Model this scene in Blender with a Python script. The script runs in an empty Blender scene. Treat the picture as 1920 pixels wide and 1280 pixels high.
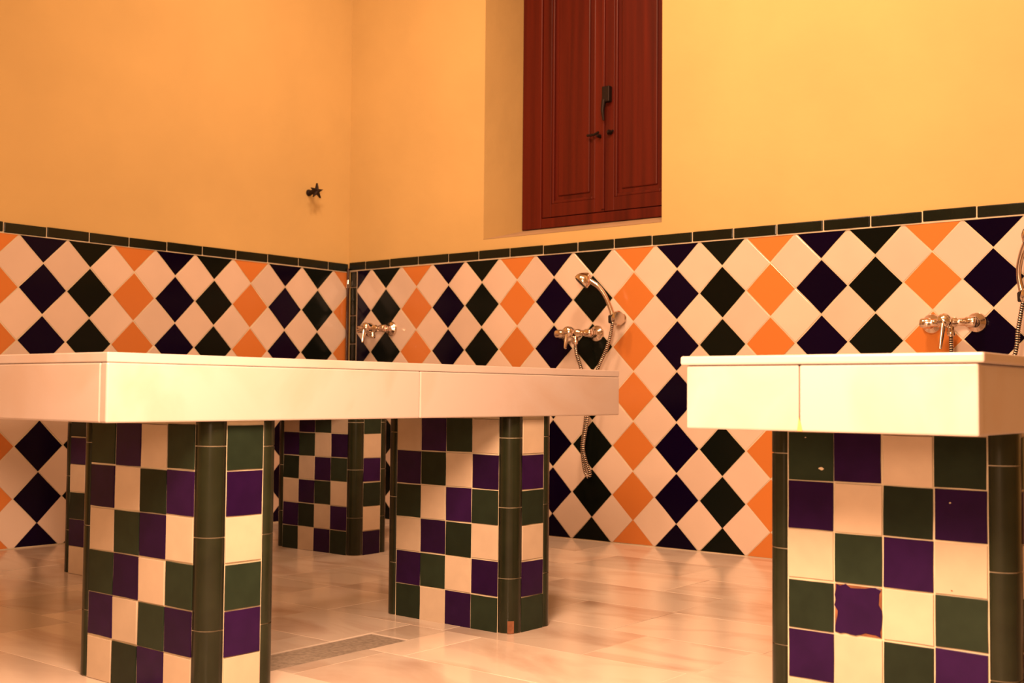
import bpy, bmesh, math, random
from mathutils import Vector, Matrix
random.seed(7)
D = 0.215            # diagonal of one wall tile (m)
ZF = 0.80            # floor level in survey units
sc = bpy.context.scene
col = sc.collection
def P(x, y, z):      # survey units -> metres, floor at z = 0
    return Vector((x*D, y*D, (z-ZF)*D))

# ------------------------------------------------------------------ camera
cam_d = bpy.data.cameras.new('camera'); cam = bpy.data.objects.new('camera', cam_d); col.objects.link(cam)
r = Vector((0.77855375, 0.62752053, 0.00848845)); u = Vector((0.02092228, -0.03947137, 0.99900164)); f = Vector((-0.62722908, 0.77759887, 0.04385975))
mw = Matrix(((r.x, u.x, -f.x, 0), (r.y, u.y, -f.y, 0), (r.z, u.z, -f.z, 0), (0, 0, 0, 1)))
cam.matrix_world = Matrix.Translation(P(21.3733626, -20.0913948, 3.78454501)) @ mw
cam_d.sensor_width = 36; cam_d.lens = 2228.49/1920*36; cam_d.clip_start = .05
cam_d.dof.use_dof = True; cam_d.dof.focus_distance = 3.3; cam_d.dof.aperture_fstop = 6.3
sc.camera = cam
# ------------------------------------------------------------------ view, world, lights
sc.view_settings.view_transform = 'Standard'; sc.view_settings.look = 'None'
sc.view_settings.gamma = 1; sc.view_settings.use_curve_mapping = False
sc.view_settings.exposure = 0.95
w = bpy.data.worlds.new('world'); sc.world = w; w.use_nodes = True
w.node_tree.nodes['Background'].inputs[0].default_value = (1, .5, .25, 1)
w.node_tree.nodes['Background'].inputs[1].default_value = .02
WARM = (1.0, .585, .34)
def lamp(name, typ, loc, watts, size, color=WARM, aim=None, spot=None):
    d = bpy.data.lights.new(name, typ); d.energy = watts; d.color = color
    if typ == 'AREA': d.shape = 'DISK'; d.size = size
    else: d.shadow_soft_size = size
    if spot: d.spot_size = math.radians(spot); d.spot_blend = 1
    o = bpy.data.objects.new(name, d); col.objects.link(o); o.location = loc
    if aim is not None: o.rotation_euler = (Vector(aim)-Vector(loc)).to_track_quat('-Z', 'Y').to_euler()
    return o
lamp('lantern_lamp', 'POINT', (3.58, -3.40, 1.45), 205, .3)
lamp('rear_fill', 'POINT', (4.3, -4.9, 1.05), 80, .25)  # unseen fill added behind the camera to brighten the right table's front pier
lamp('wall_fill', 'SPOT', (1.7, -1.9, 3.4), 95, .2, aim=(1.35, 0, 1.7), spot=110)  # added fill spot, brightens the window wall towards the corner
lamp('wall_fill', 'SPOT', (3.1, -1.8, 3.4), 165, .2, aim=(2.75, 0, 1.05), spot=112)  # added fill spot, lifts the window wall, its dado and the floor below
lamp('wall_fill', 'SPOT', (1.5, -1.1, 3.4), 62, .2, aim=(0, -.7, 2.0), spot=92)  # added fill spot to lift the left wall, not a known fixture

# ------------------------------------------------------------------ materials
ALB = .58            # real glazes and plasters reflect only part of the light
def mat(name, base, rough=.5, metal=0, var=0.0, noise=None, bump=None, coat=0, spec=.5):
    if not metal: base = tuple(c*ALB for c in base)
    m = bpy.data.materials.new(name); m.use_nodes = True
    nt = m.node_tree; b = nt.nodes['Principled BSDF']
    b.inputs['Roughness'].default_value = rough; b.inputs['Metallic'].default_value = metal
    b.inputs['Specular IOR Level'].default_value = spec*.7
    if coat: b.inputs['Coat Weight'].default_value = coat; b.inputs['Coat Roughness'].default_value = .06
    rgb = nt.nodes.new('ShaderNodeRGB'); rgb.outputs[0].default_value = (*base, 1); out = rgb.outputs[0]
    tc = nt.nodes.new('ShaderNodeTexCoord')
    if noise:        # (scale, detail, dark factor, light factor)
        n = nt.nodes.new('ShaderNodeTexNoise'); n.inputs['Scale'].default_value = noise[0]; n.inputs['Detail'].default_value = noise[1]
        geo = nt.nodes.new('ShaderNodeNewGeometry'); nt.links.new(geo.outputs['Position'], n.inputs['Vector'])
        mr = nt.nodes.new('ShaderNodeMapRange'); mr.inputs[1].default_value = .3; mr.inputs[2].default_value = .7
        mr.inputs[3].default_value = noise[2]; mr.inputs[4].default_value = noise[3]
        nt.links.new(n.outputs['Fac'], mr.inputs[0])
        h = nt.nodes.new('ShaderNodeHueSaturation'); nt.links.new(out, h.inputs['Color']); nt.links.new(mr.outputs[0], h.inputs['Value']); out = h.outputs[0]
    if var:          # every piece a little lighter or darker
        oi = nt.nodes.new('ShaderNodeObjectInfo')
        mr = nt.nodes.new('ShaderNodeMapRange'); mr.inputs[3].default_value = 1-var; mr.inputs[4].default_value = 1+var
        nt.links.new(oi.outputs['Random'], mr.inputs[0])
        h = nt.nodes.new('ShaderNodeHueSaturation'); nt.links.new(out, h.inputs['Color']); nt.links.new(mr.outputs[0], h.inputs['Value']); out = h.outputs[0]
    nt.links.new(out, b.inputs['Base Color'])
    if bump:         # (scale, strength, distance)
        n = nt.nodes.new('ShaderNodeTexNoise'); n.inputs['Scale'].default_value = bump[0]; n.inputs['Detail'].default_value = 5
        geo = nt.nodes.new('ShaderNodeNewGeometry'); nt.links.new(geo.outputs['Position'], n.inputs['Vector'])
        bp = nt.nodes.new('ShaderNodeBump'); bp.inputs['Strength'].default_value = bump[1]; bp.inputs['Distance'].default_value = bump[2]
        nt.links.new(n.outputs['Fac'], bp.inputs['Height']); nt.links.new(bp.outputs[0], b.inputs['Normal'])
    return m
def marble(name, base, vein, rough, amount, per_object, scale=3.0, stretch=(1, 1, 1)):
    base = tuple(c*ALB for c in base); vein = tuple(c*ALB for c in vein)
    m = bpy.data.materials.new(name); m.use_nodes = True
    nt = m.node_tree; b = nt.nodes['Principled BSDF']; b.inputs['Roughness'].default_value = rough
    geo = nt.nodes.new('ShaderNodeNewGeometry'); oi = nt.nodes.new('ShaderNodeObjectInfo')
    mp = nt.nodes.new('ShaderNodeMapping'); mp.inputs['Scale'].default_value = stretch
    nt.links.new(geo.outputs['Position'], mp.inputs['Vector'])
    off = nt.nodes.new('ShaderNodeVectorMath'); off.operation = 'MULTIPLY_ADD'
    comb = nt.nodes.new('ShaderNodeCombineXYZ')
    for i in range(3): nt.links.new(oi.outputs['Random'], comb.inputs[i])
    nt.links.new(comb.outputs[0], off.inputs[0]); off.inputs[1].default_value = (37, 53, 71)
    nt.links.new(mp.outputs[0], off.inputs[2])
    n1 = nt.nodes.new('ShaderNodeTexNoise'); n1.inputs['Scale'].default_value = scale; n1.inputs['Detail'].default_value = 6; n1.inputs['Distortion'].default_value = 1.2
    nt.links.new(off.outputs[0], n1.inputs['Vector'])
    mr = nt.nodes.new('ShaderNodeMapRange'); mr.inputs[1].default_value = .48; mr.inputs[2].default_value = .75; mr.inputs[4].default_value = amount
    nt.links.new(n1.outputs['Fac'], mr.inputs[0])
    mx = nt.nodes.new('ShaderNodeMix'); mx.data_type = 'RGBA'
    mx.inputs[6].default_value = (*base, 1); mx.inputs[7].default_value = (*vein, 1)
    nt.links.new(mr.outputs[0], mx.inputs[0])
    mv = nt.nodes.new('ShaderNodeMapRange'); mv.inputs[3].default_value = 1-per_object; mv.inputs[4].default_value = 1+per_object*.35
    nt.links.new(oi.outputs['Random'], mv.inputs[0])
    h = nt.nodes.new('ShaderNodeHueSaturation'); nt.links.new(mx.outputs[2], h.inputs['Color']); nt.links.new(mv.outputs[0], h.inputs['Value'])
    nt.links.new(h.outputs[0], b.inputs['Base Color'])
    return m
M = dict(
    plaster=mat('ochre_plaster', (.86, .60, .25), .85, noise=(1.6, 4, .93, 1.05), bump=(9, .25, .01), spec=.2),
    reveal=mat('pale_plaster', (.80, .55, .26), .85, noise=(3, 4, .92, 1.05), bump=(12, .3, .01), spec=.2),
    sill=mat('sill_plaster', (.74, .50, .30), .85, noise=(8, 4, .85, 1.05), spec=.2),
    ceiling=mat('ceiling_plaster', (.85, .68, .42), .9, spec=.2),
    grout=mat('cream_grout', (1.0, .86, .62), .85, noise=(14, 4, .8, 1.05), spec=.2),
    white=mat('white_glaze', (.97, .77, .65), .16, var=.07, noise=(5, 3, .95, 1.03)),
    orange=mat('orange_glaze', (.82, .27, .06), .16, var=.06),
    green=mat('bottle_green_glaze', (.006, .008, .006), .14, var=.25, spec=.12),
    purple=mat('midnight_glaze', (.005, .001, .016), .14, var=.25, spec=.12),
    pwhite=mat('ivory_glaze', (.80, .64, .49), .22, var=.07, noise=(20, 4, .94, 1.03)),
    pgreen=mat('sea_green_glaze', (.024, .038, .023), .22, var=.3, spec=.16, noise=(25, 4, .85, 1.1)),
    ppurple=mat('violet_glaze', (.031, .007, .063), .2, var=.3, spec=.16, noise=(25, 4, .85, 1.1)),
    trim=mat('dark_green_trim_glaze', (.010, .014, .008), .2, var=.25, spec=.35, noise=(18, 4, .8, 1.15)),
    corner=mat('pier_corner_glaze', (.022, .027, .013), .22, var=.2, noise=(18, 4, .8, 1.15), spec=.4),
    resin=mat('yellow_resin', (.80, .50, .18), .5),
    clay=mat('terracotta', (.36, .15, .08), .9, noise=(60, 4, .7, 1.1), spec=.1),
    marble=marble('cream_marble', (.76, .65, .62), (.68, .50, .40), .28, .7, .04, 3.0),
    slab=marble('floor_marble', (1.1, .95, .84), (.74, .52, .41), .16, .85, .24, 2.6, (.7, 1.8, 1)),
    drain=mat('rough_grey_stone', (.42, .36, .31), .8, noise=(90, 3, .7, 1.15), bump=(160, .5, .003)),
    joint=mat('floor_joint', (.46, .35, .27), .9),
    wood=mat('red_brown_wood', (.16, .018, .007), .42, spec=.35),
    chrome=mat('chrome', (.72, .62, .54), .16, metal=1),
    hose=mat('chrome_hose', (.62, .52, .44), .22, metal=1),
    iron=mat('dark_iron', (.02, .012, .010), .5, metal=.6),
    pipe=mat('brown_painted_pipe', (.06, .025, .02), .25),
    rubber=mat('black_rubber', (.01, .008, .008), .6),
)
# wood grain
nt = M['wood'].node_tree; b = nt.nodes['Principled BSDF']
tc = nt.nodes.new('ShaderNodeNewGeometry'); mp = nt.nodes.new('ShaderNodeMapping'); mp.inputs['Scale'].default_value = (26, 26, .7)
nz = nt.nodes.new('ShaderNodeTexNoise'); nz.inputs['Scale'].default_value = 1; nz.inputs['Detail'].default_value = 5
rp = nt.nodes.new('ShaderNodeValToRGB'); rp.color_ramp.elements[0].position = .3; rp.color_ramp.elements[1].position = .72
rp.color_ramp.elements[0].color = (.044, .0035, .0018, 1); rp.color_ramp.elements[1].color = (.094, .0085, .0032, 1)
nt.links.new(tc.outputs['Position'], mp.inputs[0]); nt.links.new(mp.outputs[0], nz.inputs['Vector']); nt.links.new(nz.outputs['Fac'], rp.inputs[0]); nt.links.new(rp.outputs[0], b.inputs['Base Color'])

# ------------------------------------------------------------------ helpers
WM = {}
def link(name, me, parent=None, world=None, material=None):
    world = world or Matrix.Identity(4)
    o = bpy.data.objects.new(name, me); col.objects.link(o)
    if parent is not None:
        o.parent = parent; o.matrix_local = WM[parent.name].inverted() @ world
    else: o.matrix_world = world
    WM[o.name] = world.copy()
    if material is not None and me is not None and len(me.materials) == 0: me.materials.append(material)
    return o
def tag(o, label=None, cat=None, group=None, kind=None):
    if label: o['label'] = label
    if cat: o['category'] = cat
    if group: o['group'] = group
    if kind: o['kind'] = kind
    return o
class MB:
    def __init__(s): s.v = []; s.f = []; s.sm = []
    def add(s, vs, fs, smooth=False):
        n = len(s.v); s.v += [tuple(p) for p in vs]; s.f += [tuple(i+n for i in q) for q in fs]; s.sm += [smooth]*len(fs); return s
    def box(s, a, c, bev=0.0):
        x0, x1 = sorted((a[0], c[0])); y0, y1 = sorted((a[1], c[1])); z0, z1 = sorted((a[2], c[2]))
        if bev <= 0:
            vs = [(x, y, z) for x in (x0, x1) for y in (y0, y1) for z in (z0, z1)]
            return s.add(vs, [(0, 1, 3, 2), (4, 6, 7, 5), (0, 4, 5, 1), (2, 3, 7, 6), (0, 2, 6, 4), (1, 5, 7, 3)])
        bm = bmesh.new(); bmesh.ops.create_cube(bm, size=1)
        for q in bm.verts: q.co = Vector(((x0+x1)/2+q.co.x*(x1-x0), (y0+y1)/2+q.co.y*(y1-y0), (z0+z1)/2+q.co.z*(z1-z0)))
        bmesh.ops.bevel(bm, geom=bm.edges[:], offset=bev, segments=2, affect='EDGES', profile=.5)
        bm.verts.index_update(); s.add([q.co[:] for q in bm.verts], [[q.index for q in fc.verts] for fc in bm.faces]); bm.free(); return s
    def tube(s, pts, radii, n=12, caps=True, flat=1.0, up=None):
        pts = [Vector(p) for p in pts]; rings = []
        if not hasattr(radii, '__len__'): radii = [radii]*len(pts)
        t0 = (pts[1]-pts[0]).normalized(); a = Vector((0, 0, 1)) if abs(t0.z) < .9 else Vector((1, 0, 0))
        if up is not None: a = Vector(up)
        side = t0.cross(a).normalized()
        for i, p in enumerate(pts):
            t = (pts[min(i+1, len(pts)-1)]-pts[max(i-1, 0)]).normalized()
            side = (side-t*side.dot(t)).normalized(); o2 = t.cross(side)
            rings.append([p+radii[i]*(math.cos(k*2*math.pi/n)*side+flat*math.sin(k*2*math.pi/n)*o2) for k in range(n)])
        vs = [q for rg in rings for q in rg]
        fs = [(i*n+k, i*n+(k+1) % n, (i+1)*n+(k+1) % n, (i+1)*n+k) for i in range(len(pts)-1) for k in range(n)]
        s.add(vs, fs, True)
        if caps: s.add(rings[0]+rings[-1], [tuple(range(n-1, -1, -1)), tuple(range(n, 2*n))])
        return s
    def lathe(s, origin, axis, prof, n=20):       # prof: (distance along axis, radius)
        ax = Vector(axis).normalized(); o = Vector(origin)
        a = Vector((0, 0, 1)) if abs(ax.z) < .9 else Vector((1, 0, 0)); e1 = ax.cross(a).normalized(); e2 = ax.cross(e1)
        vs = [o+ax*d+rr*(math.cos(k*2*math.pi/n)*e1+math.sin(k*2*math.pi/n)*e2) for d, rr in prof for k in range(n)]
        m_ = len(prof)
        fs = [(i*n+k, i*n+(k+1) % n, (i+1)*n+(k+1) % n, (i+1)*n+k) for i in range(m_-1) for k in range(n)]
        s.add(vs, fs, True); s.add(vs[:n]+vs[-n:], [tuple(range(n-1, -1, -1)), tuple(range(n, 2*n))]); return s
    def mesh(s, name, material=None):
        me = bpy.data.meshes.new(name); me.from_pydata(s.v, [], s.f)
        for p, q in zip(me.polygons, s.sm): p.use_smooth = q
        bm = bmesh.new(); bm.from_mesh(me); bmesh.ops.recalc_face_normals(bm, faces=bm.faces); bm.to_mesh(bm and me); bm.free()
        if material is not None: me.materials.append(material)
        return me
    def build(s, name, material, parent=None, origin=None):
        if origin is not None:
            o_ = Vector(origin); s.v = [tuple(Vector(p)-o_) for p in s.v]
            return link(name, s.mesh(name, material), parent, Matrix.Translation(o_))
        return link(name, s.mesh(name, material), parent)
def spline(pts, n=8):
    pts = [Vector(p) for p in pts]; out = []
    for i in range(len(pts)-1):
        p0 = pts[max(i-1, 0)]; p1 = pts[i]; p2 = pts[i+1]; p3 = pts[min(i+2, len(pts)-1)]
        for k in range(n):
            t = k/n
            out.append(.5*((2*p1)+(-p0+p2)*t+(2*p0-5*p1+4*p2-p3)*t*t+(-p0+3*p1-3*p2+p3)*t**3))
    out.append(pts[-1]); return out
def clip(poly, x0, x1, y0, y1):
    for ax, lim, sgn in ((0, x0, 1), (0, x1, -1), (1, y0, 1), (1, y1, -1)):
        out = []
        for i in range(len(poly)):
            a, c = poly[i-1], poly[i]; da = sgn*(a[ax]-lim); dc = sgn*(c[ax]-lim)
            if (da >= 0) != (dc >= 0):
                t = da/(da-dc); out.append((a[0]+t*(c[0]-a[0]), a[1]+t*(c[1]-a[1])))
            if dc >= 0: out.append(c)
        poly = out
        if not poly: return []
    res = []
    for p in poly:
        if not res or math.dist(p, res[-1]) > 1e-5: res.append(p)
    if len(res) > 1 and math.dist(res[0], res[-1]) < 1e-5: res.pop()
    return res
def area(p): return .5*sum(p[i-1][0]*p[i][1]-p[i][0]*p[i-1][1] for i in range(len(p)))
def shrink(poly, d):
    cx = sum(p[0] for p in poly)/len(poly); cy = sum(p[1] for p in poly)/len(poly); n = len(poly); out = []
    for i in range(n):
        p0, p1, p2 = Vector(poly[i-1]), Vector(poly[i]), Vector(poly[(i+1) % n])
        e1 = (p1-p0).normalized(); e2 = (p2-p1).normalized(); n1 = Vector((-e1.y, e1.x)); n2 = Vector((-e2.y, e2.x))
        bsc = n1+n2; k = bsc.length_squared
        out.append(tuple(p1+bsc*(2*d/k if k > .25 else 0)))
    return out
def tile_mesh(name, poly, t, bev, material, sub=2, jit=0.0, rnd=random):
    if area(poly) < 0: poly = poly[::-1]
    pts = []
    for i in range(len(poly)):
        a, c = poly[i], poly[(i+1) % len(poly)]
        ln = math.dist(a, c); nx, ny = -(c[1]-a[1])/ln, (c[0]-a[0])/ln
        for k in range(sub):
            q = k/sub; j = rnd.uniform(-jit*.5, jit) if k else rnd.uniform(0, jit*.5)
            pts.append((a[0]+q*(c[0]-a[0])+nx*j, a[1]+q*(c[1]-a[1])+ny*j))
    cx = sum(p[0] for p in pts)/len(pts); cy = sum(p[1] for p in pts)/len(pts)
    sz = math.sqrt(abs(area(pts))); s_ = max(.3, 1-2*bev/sz)
    inn = [(cx+(p[0]-cx)*s_, cy+(p[1]-cy)*s_) for p in pts]
    n = len(pts)
    vs = [(p[0], p[1], 0) for p in pts]+[(p[0], p[1], t-bev*.6) for p in pts]+[(p[0], p[1], t) for p in inn]
    fs = [(i, (i+1) % n, n+(i+1) % n, n+i) for i in range(n)]+[(n+i, n+(i+1) % n, 2*n+(i+1) % n, 2*n+i) for i in range(n)]+[tuple(range(2*n, 3*n))]
    me = bpy.data.meshes.new(name); me.from_pydata(vs, [], fs); me.materials.append(material); return me
def frame(U, N, o):     # local u along U, v up, w along N
    U = Vector(U); N = Vector(N); V = N.cross(U)
    return Matrix(((U.x, V.x, N.x, o[0]), (U.y, V.y, N.y, o[1]), (U.z, V.z, N.z, o[2]), (0, 0, 0, 1)))

# ------------------------------------------------------------------ room shell
H = 3.6; XE = 8.4; YS = -9.0; T = .45
X0w, X1w, Z0w, Z1w = 4.325*D, 8.955*D, (7.21-ZF)*D, 2.95     # window opening
wn = MB()
wn.box((-T, 0, -.1), (X0w, T, H)); wn.box((X1w, 0, -.1), (XE+T, T, H)); wn.box((X0w, 0, -.1), (X1w, T, Z0w)); wn.box((X0w, 0, Z1w), (X1w, T, H))
wall_n = tag(wn.build('wall_right', M['plaster']), 'ochre plaster wall with the shuttered window above a dado of diamond tiles', kind='structure')
wl = MB(); wl.box((-T, YS-T, -.1), (0, 0, H))
wall_w = tag(wl.build('wall_left', M['plaster']), 'ochre plaster wall on the left above a dado of diamond tiles', kind='structure')
wl = MB(); wl.box((-T, YS-T, -.1), (XE+T, YS, H)); tag(wl.build('wall_rear', M['plaster']), 'plain ochre plaster wall behind the camera', kind='structure')
wl = MB(); wl.box((XE, YS, -.1), (XE+T, 0, H)); tag(wl.build('wall_far_right', M['plaster']), 'plain ochre plaster wall closing the room on the right', kind='structure')
cl = MB(); cl.box((-T, YS-T, H), (XE+T, T, H+.1)); tag(cl.build('ceiling', M['ceiling']), 'pale plaster ceiling', kind='structure')
fl = MB(); fl.box((0, YS, -.1), (XE, 0, -.004))
floor = tag(fl.build('floor', M['joint']), 'floor paved with polished veined marble slabs', kind='structure')
# floor slabs: rows along x
PIT = 1.43*D
dr = (10.66*D, 11.31*D, -14.6*D, -9.55*D)          # sunk strip of rough stone between the first piers
rnd = random.Random(11)
far = MB()
ys = [0.0, -1.55, -2.98, -4.42, -5.84, -7.42, -8.85, -10.23, -11.62, -13.05, -14.5, -15.9, -17.3, -18.7, -20.1, -21.5, -23, -24.5, -26, -27.5, -29, -30.5, -32, -33.5, -35, -36.5, -38, -39.5, -41.8]
for k in range(len(ys)-1):
    ya, yb = ys[k+1]*D, ys[k]*D
    x = -rnd.uniform(0, .3)
    while x < XE:
        ln = rnd.choice((.31, .46, .62)); a, c = max(x, 0), min(x+ln, XE); x += ln
        if c-a < .03: continue
        if a > 5.4 or yb < -4.7: far.box((a+.0009, ya+.0009, -.004), (c-.0009, yb-.0009, 0)); continue
        parts = [(a, c, ya, yb)]
        if a < dr[1] and c > dr[0] and ya < dr[3] and yb > dr[2]:
            parts = []
            if a < dr[0]-.02: parts.append((a, dr[0], ya, yb))
            if c > dr[1]+.02: parts.append((dr[1], c, ya, yb))
            if yb > dr[3]+.02: parts.append((max(a, dr[0]), min(c, dr[1]), dr[3], yb))
        for (p, q, s0, s1) in parts:
            g = .0005
            pl = [(p+g, s0+g), (q-g, s0+g), (q-g, s1-g), (p+g, s1-g)]
            cx, cy = (p+q)/2, (s0+s1)/2
            me = tile_mesh('marble_slab', [(i-cx, j-cy) for i, j in pl], .004, .0008, M['slab'], 1)
            link('marble_slab', me, floor, Matrix.Translation((cx, cy, -.004+rnd.uniform(-.0004, .0004))) @ Matrix.Rotation(rnd.uniform(-.002, .002), 4, 'X') @ Matrix.Rotation(rnd.uniform(-.002, .002), 4, 'Y'))
tag(far.build('far_marble_slabs', M['slab'], floor), kind='stuff')
mb = MB(); mb.box((dr[0], dr[2], -.012), (dr[1], dr[3], -.0035)); tag(mb.build('drain_slab', M['drain'], floor), 'sunk strip of rough grey stone between the marble slabs')

# ------------------------------------------------------------------ diamond tiled dado
GR = .0042; TT = .0066; BK = .005
ZTOP = (6.735-ZF)*D
def zrow(k): return 6.25-k+(.035*(k-4) if k > 4 else 0)+(-.0 if k else 0)
def dado(wall, U, N, org, xs, n0, n1, x0, x1, pick, zoff, limit):
    Uv = Vector(U); base = frame(U, N, org)
    bk = MB(); a = Vector(org)+Uv*(x0*D); c = Vector(org)+Uv*(x1*D)+Vector(N)*BK
    bk.box((a.x, a.y, 0), (c.x, c.y, ZTOP+.004)); tag(bk.build('tile_bedding', M['grout'], wall), 'cream grout bed showing between the tiles')
    shared = {}
    for m in ('white', 'green', 'purple', 'orange'):
        h = D/2-GR*.7071
        shared[m] = [tile_mesh('tile', [(0, -h), (h, 0), (0, h), (-h, 0)], TT-BK, .0009, M[m], 2, .0011) for _ in range(6 if m == 'white' else 4)]
    todo = []
    for n2 in range(2*n0, 2*n1+1):
        for k2 in range(-2, 14):
            cx = xs+n2/2
            if (n2+k2) % 2 == 0: continue      # tile centres
            cz = zrow(k2/2)+zoff
            colored = n2 % 2 == 0
            m = pick(n2//2) if colored else 'white'
            todo.append((cx, cz, m))
    # centre test: coloured at (n, k+.5), white at (n+.5, k)
    stuff = MB(); cnt = 0
    for cx, cz, m in todo:
        px, pz = cx*D, (cz-ZF)*D
        h = D/2-GR*.7071
        poly = [(px, pz-h), (px+h, pz), (px, pz+h), (px-h, pz)]
        cp = clip(poly, x0*D+.002, x1*D-.001, .004, ZTOP)
        if len(cp) < 3 or abs(area(cp)) < 4e-5: continue
        full = abs(abs(area(cp))-abs(area(poly))) < 1e-7
        cnt += 1
        if cnt > limit and False: continue
        rz = random.gauss(0, .006); tx = random.gauss(0, .0035); ty = random.gauss(0, .0035)
        if full:
            me = random.choice(shared[m]); ox, oz = px, pz
        else:
            ox = sum(p[0] for p in cp)/len(cp); oz = sum(p[1] for p in cp)/len(cp)
            me = tile_mesh('tile', [(p[0]-ox, p[1]-oz) for p in cp], TT-BK, .0009, M[m], 2, .0009); rz = 0
        mt = base @ Matrix.Translation((ox+random.gauss(0, .0006), oz+random.gauss(0, .0006), BK)) @ Matrix.Rotation(rz, 4, 'Z') @ Matrix.Rotation(tx, 4, 'X') @ Matrix.Rotation(ty, 4, 'Y')
        link('tile', me, wall, mt)
    return cnt
cN = dado(wall_n, (1, 0, 0), (0, -1, 0), (0, 0, 0), .322, 0, 20, .335, 19.6, lambda n: ('purple', 'green', 'orange')[n % 3], 0, 300)
# left wall: u runs towards +y, so columns count down from the corner
cW = dado(wall_w, (0, 1, 0), (1, 0, 0), (0, 0, 0), -.0186, -15, 0, -14.2, -.06, lambda n: ('orange', 'green', 'purple')[(-n) % 3], -.035, 300)
print('tiles', cN, cW)

# ------------------------------------------------------------------ dark trim course over the dado
def course(name, label, horiz, joints, x0):
    t = tag(link(name, None), label, kind='structure')
    for a, c in zip(joints[:-1], joints[1:]):
        ln = (c-a)*D-.004; hgt = .192*D; dep = .013
        mb = MB(); zc = (6.74-ZF)*D+.004
        j = random.uniform(-.0012, .0012)
        if horiz: mb.box((-ln/2, -dep, 0), (ln/2, 0, hgt), .0035); o_ = Vector(((a+c)/2*D, 0, zc+j))
        else: mb.box((0, -ln/2, 0), (dep, ln/2, hgt), .0035); o_ = Vector((0, (a+c)/2*D, zc-.007+j))
        link('tile', mb.mesh('tile', M['trim']), t, Matrix.Translation(o_) @ Matrix.Rotation(random.gauss(0, .003), 4, 'X' if not horiz else 'Y'))
    mb = MB()
    if horiz: mb.box((joints[0]*D, -.009, ZTOP), (joints[-1]*D, 0, (6.945-ZF)*D))
    else: mb.box((0, joints[0]*D, ZTOP-.006), (.009, joints[-1]*D, (6.935-ZF)*D-.006))
    mb.build('bedding', M['grout'], t)
jn = [.07, .637, 1.46, 2.386, 3.33, 4.234, 5.128, 6.043, 6.948, 7.856, 8.761, 9.678, 10.571, 11.464, 12.374, 13.25, 14.161, 15.065]+[15.97+.905*i for i in range(5)]
jw = sorted([-14.25, -13.35, -12.45, -11.55, -10.65, -9.75, -8.847, -7.979, -7.068, -6.167, -5.261, -4.36, -3.459, -2.562, -1.65, -.714, -.06])
course('trim_1', 'course of dark green edging tiles along the window wall', True, jn, 0)
course('trim_2', 'course of dark green edging tiles along the left wall', False, jw, 0)
t3 = tag(link('trim_3', None), 'upright strip of dark edging tiles in the corner of the room', kind='structure')
z = .006
while z < ZTOP-.02:
    z2 = min(z+.69*D, ZTOP)
    mb = MB(); mb.box((-.1*D, -.012, 0), (.1*D, 0, z2-z-.004), .003)
    link('tile', mb.mesh('tile', M['trim']), t3, Matrix.Translation((.225*D, 0, z))); z = z2
mb = MB(); mb.box((.118*D, -.008, 0), (.334*D, 0, ZTOP)); mb.build('bedding', M['joint'], t3)

# ------------------------------------------------------------------ window with closed shutters
win = tag(link('window_1', None, None, Matrix.Translation((0, 0, 0))), 'red-brown wooden window with two closed panelled shutters in a deep reveal', kind='structure')
yd = 1.36*D
def wz(z): return (z-ZF)*D
sl = MB()          # sloping sill and side reveals of pale plaster
n_ = 10
prof = [(-.0, Z0w), (yd+.03, wz(7.57)), (yd+.03, Z0w-.0), (.0, Z0w-.001)]
sl.add([(X0w, p[0], p[1]) for p in prof]+[(X1w, p[0], p[1]) for p in prof], [(0, 1, 2, 3), (4, 7, 6, 5), (0, 4, 5, 1), (1, 5, 6, 2), (2, 6, 7, 3), (3, 7, 4, 0)])
sl.build('sill', M['sill'], win)
fr = MB(); FX0, FX1 = X0w+.001, X1w-.001; ZB = wz(7.56)
fy0, fy1 = yd, yd+.06
sw = .56*D
fr.box((FX0, fy0, ZB), (FX0+sw, fy1, Z1w), .004); fr.box((FX1-sw, fy0, ZB), (FX1, fy1, Z1w), .004)
fr.box((FX0+sw, fy0, ZB), (FX1-sw, fy1, ZB+.225*D), .004); fr.box((FX0+sw, fy0, Z1w-.3*D), (FX1-sw, fy1, Z1w), .004)
fr.box((FX0, fy1-.004, ZB), (FX1, fy1+.06, Z1w))
fr.build('window_frame', M['wood'], win)
lx0, lx1, lxm = FX0+sw+.003, FX1-sw-.003, (FX0+FX1)/2-.02*D
lz0, lz1 = ZB+.225*D+.004, Z1w-.3*D-.003
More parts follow.
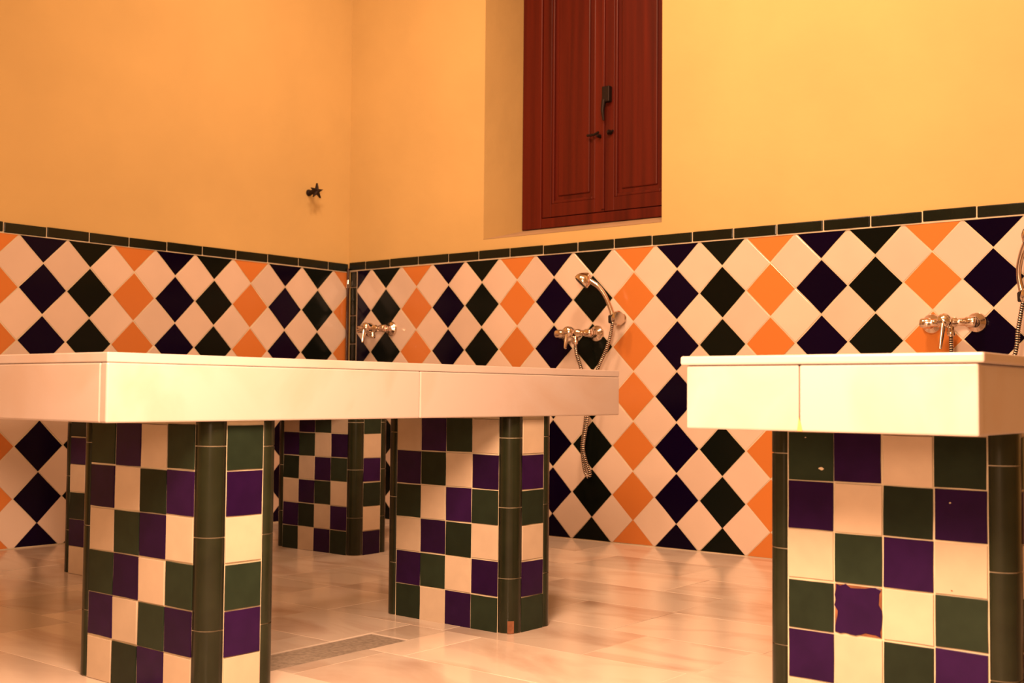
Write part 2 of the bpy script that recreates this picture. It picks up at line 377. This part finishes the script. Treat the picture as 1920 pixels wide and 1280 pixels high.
for s, (a, c) in enumerate(((lx0, lxm-.0015), (lxm+.0015, lx1))):
    lf = MB(); st = .25*D; y0 = fy0+.006; y2 = y0+.035
    lf.box((a, y0, lz0), (a+st, y2, lz1), .0025); lf.box((c-st, y0, lz0), (c, y2, lz1), .0025)
    lf.box((a+st, y0, lz0), (c-st, y2, lz0+.30*D), .0025); lf.box((a+st, y0, lz1-.3*D), (c-st, y2, lz1), .0025)
    leaf = lf.build('shutter', M['wood'], win)
    pa, pc, pz0, pz1 = a+st, c-st, lz0+.30*D, lz1-.3*D
    pn = MB(); pn.box((pa-.004, y0+.014, pz0-.004), (pc+.004, y0+.026, pz1+.004))
    pn.box((pa+.17*D, y0+.007, pz0+.17*D), (pc-.17*D, y0+.016, pz1-.17*D), .005)
    # two plank grooves of the raised panel
    pn.build('shutter_panel', M['wood'], leaf)
    ml = MB(); wd = .07*D
    ml.box((pa, y0+.002, pz0), (pa+wd, y0+.016, pz1), .004); ml.box((pc-wd, y0+.002, pz0), (pc, y0+.016, pz1), .004)
    ml.box((pa+wd, y0+.002, pz0), (pc-wd, y0+.016, pz0+wd), .004); ml.box((pa+wd, y0+.002, pz1-wd), (pc-wd, y0+.016, pz1), .004)
    ml.build('moulding', M['wood'], leaf)
    if s == 0:
        bd = MB(); bd.box((c-.06*D, y0-.008, lz0+.01), (c+.02*D, y0+.004, lz1-.01), .003); bd.build('cover_strip', M['wood'], leaf)
    hk = MB()
    if s == 0: hk.tube([(c-.42*D, y0-.012, wz(9.53)), (c-.22*D, y0-.016, wz(9.52)), (c-.1*D, y0-.018, wz(9.56))], .006, 8); hk.lathe((c-.1*D, y0+.0, wz(9.48)), (0, -1, 0), [(0, .009), (.02, .009), (.03, .005)], 10)
    else: hk.lathe((a+.16*D, y0+.0, wz(9.53)), (0, -1, 0), [(0, .011), (.018, .011), (.028, .006)], 10); hk.tube([(a+.1*D, y0-.008, wz(9.5)), (a+.25*D, y0-.01, wz(9.56))], .005, 8)
    tag(hk.build('catch', M['iron'], leaf), 'small dark metal catch')
lat = MB(); lat.box((lxm+.005*D, fy0-.022, wz(10.2)), (lxm+.2*D, fy0+.006, wz(10.55)), .004)
lat.tube([(lxm+.05*D, fy0-.018, wz(10.25)), (lxm+.03*D, fy0-.022, wz(10.02)), (lxm+.04*D, fy0-.016, wz(9.8))], [.011, .009, .005], 10)
tag(lat.build('latch', M['iron'], win), 'black latch box with a drop handle')

# ------------------------------------------------------------------ marble tables on tiled piers
ts = .445*D; RR = .15*D
def rounded(w, d, r_, n=5):
    out = []
    for cx, cy, a0 in ((w-r_, d-r_, 0), (r_, d-r_, 90), (r_, r_, 180), (w-r_, r_, 270)):
        for k in range(n+1):
            a = math.radians(a0+90*k/n); out.append((cx+r_*math.cos(a), cy+r_*math.sin(a)))
    return out
def extrude(mb, poly, z0, z1, smooth=False):
    n = len(poly)
    mb.add([(p[0], p[1], z0) for p in poly]+[(p[0], p[1], z1) for p in poly], [(i, (i+1) % n, n+(i+1) % n, n+i) for i in range(n)], smooth)
    mb.add([(p[0], p[1], z0) for p in poly]+[(p[0], p[1], z1) for p in poly], [tuple(range(n-1, -1, -1)), tuple(range(n, 2*n))])
PM = ('pwhite', 'ppurple', 'pgreen')
shared_p = {}
for m in PM:
    h = ts/2-.0016
    shared_p[m] = [tile_mesh('tile', [(-h, -h), (h, -h), (h, h), (-h, h)], .0032, .0008, M[m], 2, .0008) for _ in range(5)]
chip_rnd = random.Random(4)
chipped = tile_mesh('tile', [(-h+.001, -h+.001), (h-.001, -h+.001), (h-.001, h-.001), (-h+.001, h-.001)], .0034, .0005, M['ppurple'], 9, .0055, chip_rnd)
Ztop = 2.70*D
def pier(table, x0, y0, w, d, seq, side_shift=0, chips=(), patch=False, flecks=()):
    """x0,y0: corner nearest the camera on the left (metres); w along x, d along y"""
    core = MB(); inset = .0026
    poly = [(x0+inset+p[0], y0+inset+p[1]) for p in rounded(w-2*inset, d-2*inset, RR-inset)]
    extrude(core, poly, 0, Ztop+.1*D, False)
    pr = core.build('pier', M['grout'], table, (x0+w/2, y0+d/2, 0))
    pr['label'] = 'tile-clad pier carrying the marble top'
    ew = (w-4*ts)/2; ed = (d-ts)/2
    faces = [((1, 0, 0), (0, -1, 0), (x0+ew, y0+inset, 0), 4, 0), ((0, 1, 0), (1, 0, 0), (x0+w-inset, y0+ed, 0), 1, 3+side_shift),
             ((-1, 0, 0), (0, 1, 0), (x0+w-ew, y0+d-inset, 0), 4, 1), ((0, -1, 0), (-1, 0, 0), (x0+inset, y0+d-ed, 0), 1, 2)]
    for fi, (U, N, o, nc, c0) in enumerate(faces):
        base = frame(U, N, o)
        for rw in range(6):
            for c in range(nc):
                m = seq[(c0+c+rw) % 3]
                me = random.choice(shared_p[m])
                special = fi == 0 and (rw, c) in chips
                if special: me = chipped
                wv = (c+.5)*ts; vv = Ztop-(rw+.5)*ts-.008
                mt = base @ Matrix.Translation((wv+random.gauss(0, .0005), vv+random.gauss(0, .0006), -.0004)) @ Matrix.Rotation(random.gauss(0, .006), 4, 'Z') @ Matrix.Rotation(random.gauss(0, .005), 4, 'X') @ Matrix.Rotation(random.gauss(0, .005), 4, 'Y')
                link('tile', me, pr, mt)
                if special:
                    q = MB(); hh = ts/2-.002; q.box((-hh, -hh, 0), (hh, hh, .0022)); link('tile_body', q.mesh('tile_body', M['clay']), pr, mt)
        if vv-ts/2 > .012:      # cut strip under the last row
            pass
    # round corner trims, two tile heights long
    for (cx, cy, sx, sy) in ((x0+w, y0, -1, 1), (x0, y0, 1, 1), (x0+w, y0+d, -1, -1), (x0, y0+d, 1, -1)):
        lx, ly = ew-.0018, ed-.0018; th = .006
        prof = [(lx, 0)]+[(RR-RR*math.sin(a), RR-RR*math.cos(a)) for a in [i*math.pi/2/8 for i in range(9)]]+[(0, ly), (th, ly)]
        prof += [(RR-(RR-th)*math.cos(a), RR-(RR-th)*math.sin(a)) for a in [i*math.pi/2/4 for i in range(5)]]+[(lx, th)]
        off = random.uniform(-.02, .02)*D
        zs = [0.002, .70*D+off, 1.58*D+off, 2.45*D+off, Ztop+.004]
        for a, c in zip(zs[:-1], zs[1:]):
            tb = MB(); pl = [(cx+sx*p[0], cy+sy*p[1]) for p in prof]
            if sx*sy < 0: pl = pl[::-1]
            extrude(tb, pl, a, c-.0022, True)
            tb.build('corner_tile', M['corner'], pr, (cx+sx*ew/2, cy+sy*ed/2, a))
    for (px_, pz_, sc_, mk) in flecks:
        fk = MB(); rr = random.Random(int(px_*1000)); n_ = 9
        ring = [(px_+sc_*rr.uniform(.6, 1.2)*math.cos(k*2*math.pi/n_), pz_+sc_*.6*rr.uniform(.6, 1.2)*math.sin(k*2*math.pi/n_)) for k in range(n_)]
        fk.add([(a, y0-.0008, b_) for a, b_ in ring]+[(a, y0+.001, b_) for a, b_ in ring], [tuple(range(n_)), tuple(range(2*n_-1, n_-1, -1))]+[(k, (k+1) % n_, n_+(k+1) % n_, n_+k) for k in range(n_)])
        fk.build('chip', M[mk], pr)
    if patch:
        q = MB(); cx, cy = x0+w, y0
        arc = [(cx-RR+RR*math.sin(a), cy+RR-RR*math.cos(a)) for a in (math.radians(32), math.radians(48), math.radians(64))]
        vs = [(p[0]+.0008, p[1]-.0008, zz) for zz in (.001, .034) for p in arc]+[(p[0]-.004, p[1]+.004, zz) for zz in (.001, .034) for p in arc]
        q.add(vs, [(0, 1, 4, 3), (1, 2, 5, 4), (6, 9, 10, 7), (7, 10, 11, 8), (0, 3, 9, 6), (2, 8, 11, 5), (3, 4, 10, 9), (4, 5, 11, 10), (0, 6, 7, 1), (1, 7, 8, 2)])
        tag(q.build('broken_corner', M['clay'], pr), 'bare terracotta where the glaze has broken off at the foot')
    return pr
def table(label, x0, x1, y0, y1, lip, zt, zlip, zb, piers, joint_long, joint_short, long_over):
    t = tag(link('marble_table', None, None, Matrix.Translation(((x0+x1)/2*D, (y0+y1)/2*D, 0))), label, 'table', 'marble tables on tiled piers')
    X0, X1, Y0, Y1 = x0*D, x1*D, y0*D, y1*D; zt, zlip, zb = [(q-ZF)*D for q in (zt, zlip, zb)]
    l = lip*D
    top = MB(); top.box((X0-l, Y0-l*.5, zlip), (X1+l, Y1+l, zt), .004 if l else .002); top.build('marble_top', M['marble'], t, ((X0+X1)/2, (Y0+Y1)/2, zlip))
    th = .022; g = .0006
    def board(a, c):
        mb = MB(); mb.box(a, c, .0035); o_ = [(a[i]+c[i])/2 for i in range(3)]; mb.build('apron_board', M['marble'], t, o_)
    for xa, xb in ((X1-th, X1), (X0, X0+th)):
        e = .006 if l > 0 else 0
        xa2, xb2 = (xa-e, xb-e) if xa > X0+.1 else (xa, xb)
        q0, q1 = (Y0, Y1) if long_over else (Y0+th+g, Y1-th-g); board((xa2, q0, zb), (xb2, joint_long*D-g, zlip-.0003)); board((xa2, joint_long*D+g, zb), (xb2, q1, zlip-.0003))
    for ya, yb in ((Y0, Y0+th), (Y1-th, Y1)):
        if joint_short:
            if ya < Y0+.001:
                rf = MB(); jx = joint_short*D
                rf.add([(jx+a, ya-.0006, b_) for a, b_ in ((-.004, zb+.001), (.006, zb+.0005), (.004, zb+.012), (.0015, zb+.019), (-.0005, zb+.027), (-.002, zb+.012))]+[(jx+a, ya+.001, b_) for a, b_ in ((-.004, zb+.001), (.006, zb+.0005), (.004, zb+.012), (.0015, zb+.019), (-.0005, zb+.027), (-.002, zb+.012))], [tuple(range(6)), tuple(range(11, 5, -1))]+[(i, (i+1) % 6, 6+(i+1) % 6, 6+i) for i in range(6)])
                tag(rf.build('resin_fill', M['resin'], t), 'yellowed filler in the joint of the marble boards')
            board((X0, ya, zb), (joint_short*D-g, yb, zlip-.0003)); board((joint_short*D+g, ya, zb), (X1, yb, zlip-.0003))
        else: board((X0+(th+g if long_over else 0), ya, zb), (X1-(th+g if long_over else 0), yb, zlip-.0003))
    for kw in piers: pier(t, **kw)
    return t
A = ('pwhite', 'ppurple', 'pgreen'); B = ('pgreen', 'ppurple', 'pwhite')
W_, D_ = 2.21*D, .875*D
table('long cream marble table on two checkered piers filling the left foreground', 9.72, 12.17, -14.27, -6.30, 0, 4.118, 4.030, 3.50,
      [dict(x0=9.845*D, y0=-13.1*D, w=W_, d=D_, seq=B), dict(x0=9.845*D, y0=-8.52*D, w=W_, d=D_, seq=A, patch=True)], -10.32, None, True)
table('cream marble table mostly hidden behind the long one, only its two dim checkered piers showing', 3.12, 5.60, -10.6, -2.7, 0, 4.10, 4.015, 3.50,
      [dict(x0=3.25*D, y0=-9.4*D, w=W_, d=D_, seq=B), dict(x0=3.25*D, y0=-4.9*D, w=W_, d=D_, seq=A, side_shift=2)], -6.6, None, True)
table('bright cream marble table cut off by the right edge, its short jointed end facing out', 16.13, 18.58, -11.2, -3.2, .05, 4.118, 4.040, 3.50,
      [dict(x0=16.26*D, y0=-9.97*D, w=W_, d=D_, seq=B, chips=((3, 1),), flecks=[(16.80*D, 2.335*D, .0055, 'grout'), (16.65*D, 2.61*D, .0018, 'grout'), (17.95*D, 2.10*D, .002, 'grout'), (17.96*D, 1.37*D, .0024, 'clay')]), dict(x0=16.26*D, y0=-5.45*D, w=W_, d=D_, seq=A)], -7.2, 17.17, False)

# ------------------------------------------------------------------ shower fittings on the window wall
def mixer(label, xc, zc, lever_dir, outlet=True):
    t = tag(link('shower_mixer', None, None, Matrix.Translation(P(xc, 0, zc))), label, 'tap', 'chrome shower mixers')
    o_ = P(xc, 0, zc)
    def q(x, y, z): return P(xc+x, y, zc+z)
    for s in (-1, 1):
        fg = MB(); fg.lathe(q(.37*s, -.033, 0), (0, -1, 0), [(0, .172*D), (.02*D, .17*D), (.06*D, .15*D), (.085*D, .09*D), (.12*D, .078*D), (.22*D, .078*D)], 24)
        fg.build('flange', M['chrome'], t, q(.37*s, 0, 0))
        nt_ = MB(); nt_.lathe(q(.37*s, -.20, 0), (0, -1, 0), [(0, .08*D), (.01*D, .1*D), (.09*D, .1*D), (.1*D, .08*D)], 6); nt_.build('nut', M['chrome'], t, q(.37*s, -.2, 0))
    bd = MB()
    pr = [(-.46, .03), (-.45, .075), (-.43, .085), (-.30, .085), (-.28, .068), (-.16, .066), (-.14, .088), (.14, .088), (.16, .066), (.28, .066), (.30, .085), (.43, .085), (.45, .075), (.46, .03)]
    bd.lathe(q(0, -.34, 0), (1, 0, 0), [(a*D, r_*D) for a, r_ in pr], 20)
    if outlet: bd.lathe(q(.05, -.35, -.06), (0, 0, -1), [(0, .055*D), (.08*D, .055*D), (.085*D, .068*D), (.16*D, .065*D), (.17*D, .04*D)], 14)
    bd.build('body', M['chrome'], t, o_)
    lv = MB()
    lv.lathe(q(0, -.38, .0), (0, -1, .15), [(0, .105*D), (.1*D, .115*D), (.16*D, .12*D), (.21*D, .1*D), (.245*D, .06*D), (.255*D, .01*D)], 20)
    a = Vector(q(0, -.56, -.02)); dx, dy, dz = lever_dir
    pts = spline([a, a+Vector((dx*.25, dy*.3, dz*.3))*D, a+Vector((dx*.7, dy*.75, dz*.7))*D, a+Vector((dx, dy, dz))*D], 4)
    lv.tube(pts, [.07*D-.035*D*i/(len(pts)-1) for i in range(len(pts))], 12, True, .6)
    lv.build('lever', M['chrome'], t, o_)
    return t
mixer('blurred chrome shower mixer nearest the corner of the room', 1.17, 5.29, (0, -.06, -.32))
mixer('chrome shower mixer under the hand shower in the middle of the window wall', 7.07, 5.03, (.03, -.12, -.30))
mixer('chrome shower mixer above the table at the right edge', 14.68, 5.02, (-.03, -.07, -.43))
def hose_mesh(rings, core, pts, r_):
    pts = spline(pts, 10); L = [0]
    for a, c in zip(pts[:-1], pts[1:]): L.append(L[-1]+(c-a).length)
    def at(s_):
        k = 0
        while k < len(L)-2 and L[k+1] < s_: k += 1
        return pts[k].lerp(pts[k+1], (s_-L[k])/max(1e-9, L[k+1]-L[k])), (pts[k+1]-pts[k]).normalized()
    pitch = .0082; n = int(L[-1]/pitch)
    for i in range(n):
        p, t = at((i+.5)*pitch)
        rings.lathe(p-t*pitch*.25, t, [(0, r_*.8), (pitch*.12, r_), (pitch*.38, r_), (pitch*.5, r_*.8)], 10)
    core.tube(pts, r_*.78, 8)
def shower(label, hold, hand, head, head_dir, hose):
    t = tag(link('hand_shower', None, None, Matrix.Translation(hold)), label, 'shower', 'hand showers with metal hoses')
    hp = spline(hand, 6); n = len(hp)
    hd = MB(); hd.tube(hp, [.042*D+.018*D*abs(2*i/(n-1)-.9)**1.5 for i in range(n)], 12); hd.build('handle', M['chrome'], t, hold)
    sh = MB(); sh.lathe(Vector(head)-Vector(head_dir).normalized()*.11*D, head_dir, [(-.05*D, .05*D), (.0*D, .1*D), (.05*D, .15*D), (.11*D, .175*D), (.18*D, .18*D), (.2*D, .165*D)], 24)
    face = sh.build('shower_head', M['chrome'], t, head)
    sp = MB(); sp.lathe(Vector(head)+Vector(head_dir).normalized()*.091*D, head_dir, [(0, .15*D), (.006*D, .145*D)], 20); sp.build('spray_face', M['rubber'], face, head)
    rg, co = MB(), MB(); hose_mesh(rg, co, hose, .041*D); h_ = co.build('hose', M['rubber'], t, hold); rg.build('hose_rings', M['hose'], h_, hold)['kind'] = 'stuff'
def holder(label, wallp, hold, knob_dir):
    t = tag(link('shower_holder', None, None, Matrix.Translation(wallp)), label, 'bracket', 'wall brackets for the hand showers')
    a = MB(); a.lathe(Vector(wallp)+Vector((0, -.0077, 0)), (0, -1, 0), [(0, .1*D), (.03*D, .1*D), (.05*D, .06*D), (.28*D, .055*D)], 18); a.build('arm', M['chrome'], t, wallp)
    c = MB(); c.lathe(Vector(hold)-Vector((0, 0, .09*D)), (0, 0, 1), [(0, .075*D), (.02*D, .085*D), (.14*D, .09*D), (.16*D, .075*D)], 18); c.build('clamp', M['rubber'], t, hold)
    k = MB(); k.lathe(Vector(hold)+Vector(knob_dir)*.05*D, knob_dir, [(0, .06*D), (.06*D, .07*D), (.07*D, .14*D), (.13*D, .15*D), (.17*D, .13*D)], 24); k.build('knob', M['chrome'], t, hold)
hB = P(8.03, -.35, 5.30)
holder('chrome bracket with a round knob holding the middle hand shower', P(8.06, 0, 5.32), hB, Vector((.96, -.28, 0)).normalized())
shower('chrome hand shower tilted over the middle mixer, its hose looping behind the table', hB,
       [P(8.03, -.35, 5.22), P(8.03, -.35, 5.36), P(7.97, -.37, 5.55), P(7.88, -.40, 5.76), P(7.76, -.45, 5.94), P(7.62, -.50, 6.05), P(7.53, -.53, 6.10)],
       P(7.47, -.56, 6.09), Vector((-.55, -.45, -.75)),
       [P(7.12, -.35, 4.80), P(7.15, -.35, 4.6), P(7.24, -.33, 4.34), P(7.37, -.3, 3.85), P(7.38, -.33, 3.36), P(7.30, -.34, 2.72), P(7.34, -.33, 2.3), P(7.44, -.35, 2.13), P(7.50, -.36, 2.2), P(7.44, -.42, 2.45), P(7.40, -.45, 2.75), P(7.49, -.42, 3.34), P(7.60, -.38, 4.0), P(7.70, -.36, 4.33), P(7.88, -.35, 4.68), P(7.99, -.35, 5.0), P(8.03, -.35, 5.24)])
hC = P(15.87, -.35, 5.40)
holder('chrome bracket at the right edge beside the right mixer', P(15.92, 0, 5.42), hC, Vector((.75, -.66, 0)).normalized())
shower('chrome hand shower half cut off by the right edge of the picture', hC,
       [P(15.88, -.35, 5.30), P(15.85, -.35, 5.48), P(15.82, -.38, 5.68), P(15.84, -.44, 5.88), P(15.92, -.52, 6.10), P(16.03, -.62, 6.26)],
       P(16.12, -.70, 6.33), Vector((.45, -.6, -.66)),
       [P(14.73, -.35, 4.80), P(14.74, -.36, 4.5), P(14.80, -.4, 3.6), P(14.95, -.42, 2.7), P(15.12, -.45, 2.35), P(15.30, -.42, 2.7), P(15.52, -.4, 3.6), P(15.75, -.37, 4.5), P(15.79, -.36, 4.85), P(15.87, -.35, 5.32)])
# pipe in the corner
pp = tag(link('water_pipe', None, None, Matrix.Translation(P(.09, -.10, ZF))), 'thin dark pipe running down the corner where the tiled walls meet', 'pipe')
a = MB(); a.tube([P(.09, -.10, ZF), P(.09, -.10, 6.80)], .034*D, 12); a.build('pipe', M['pipe'], pp, P(.09, -.10, ZF))
a = MB(); a.tube([P(.16, -.19, ZF), P(.16, -.19, 5.6), P(.15, -.17, 6.30), P(.11, -.12, 6.42)], .02*D, 10); a.build('thin_pipe', M['pipe'], pp, P(.16, -.19, ZF))
a = MB(); a.tube([P(.09, -.10, 6.32), P(.09, -.10, 6.52)], .05*D, 12); a.build('pipe_joint', M['chrome'], pp, P(.09, -.10, 6.32))
# star valve on the left wall
sv = tag(link('star_valve', None, None, Matrix.Translation(P(0, -1.33, 8.5))), 'small dark star-shaped valve handle on a short stem high on the left wall', 'valve')
a = MB(); a.lathe(P(0, -1.33, 8.5), (1, 0, 0), [(0, .08*D), (.03*D, .08*D), (.06*D, .055*D)], 14); a.build('rosette', M['iron'], sv, P(0, -1.33, 8.5))
a = MB(); a.lathe(P(.02, -1.33, 8.5), (1, 0, .05), [(0, .05*D), (.12*D, .06*D), (.2*D, .035*D), (.3*D, .035*D)], 12); a.build('stem', M['iron'], sv, P(0, -1.33, 8.5))
a = MB(); c0 = P(.29, -1.33, 8.515)
st = [(math.sin(i*math.pi/5)*(.19 if i % 2 == 0 else .065)*D, math.cos(i*math.pi/5)*(.19 if i % 2 == 0 else .065)*D) for i in range(10)]
vs = [(c0.x+s, c0.y+p[0], c0.z+p[1]) for s in (-.006, .006) for p in st]+[(c0.x-.010, c0.y, c0.z), (c0.x+.012, c0.y, c0.z)]
fs = [(i, (i+1) % 10, 10+(i+1) % 10, 10+i) for i in range(10)]+[((i+1) % 10, i, 20) for i in range(10)]+[(10+i, 10+(i+1) % 10, 21) for i in range(10)]
a.add(vs, fs); a.build('star_handle', M['iron'], sv, c0)
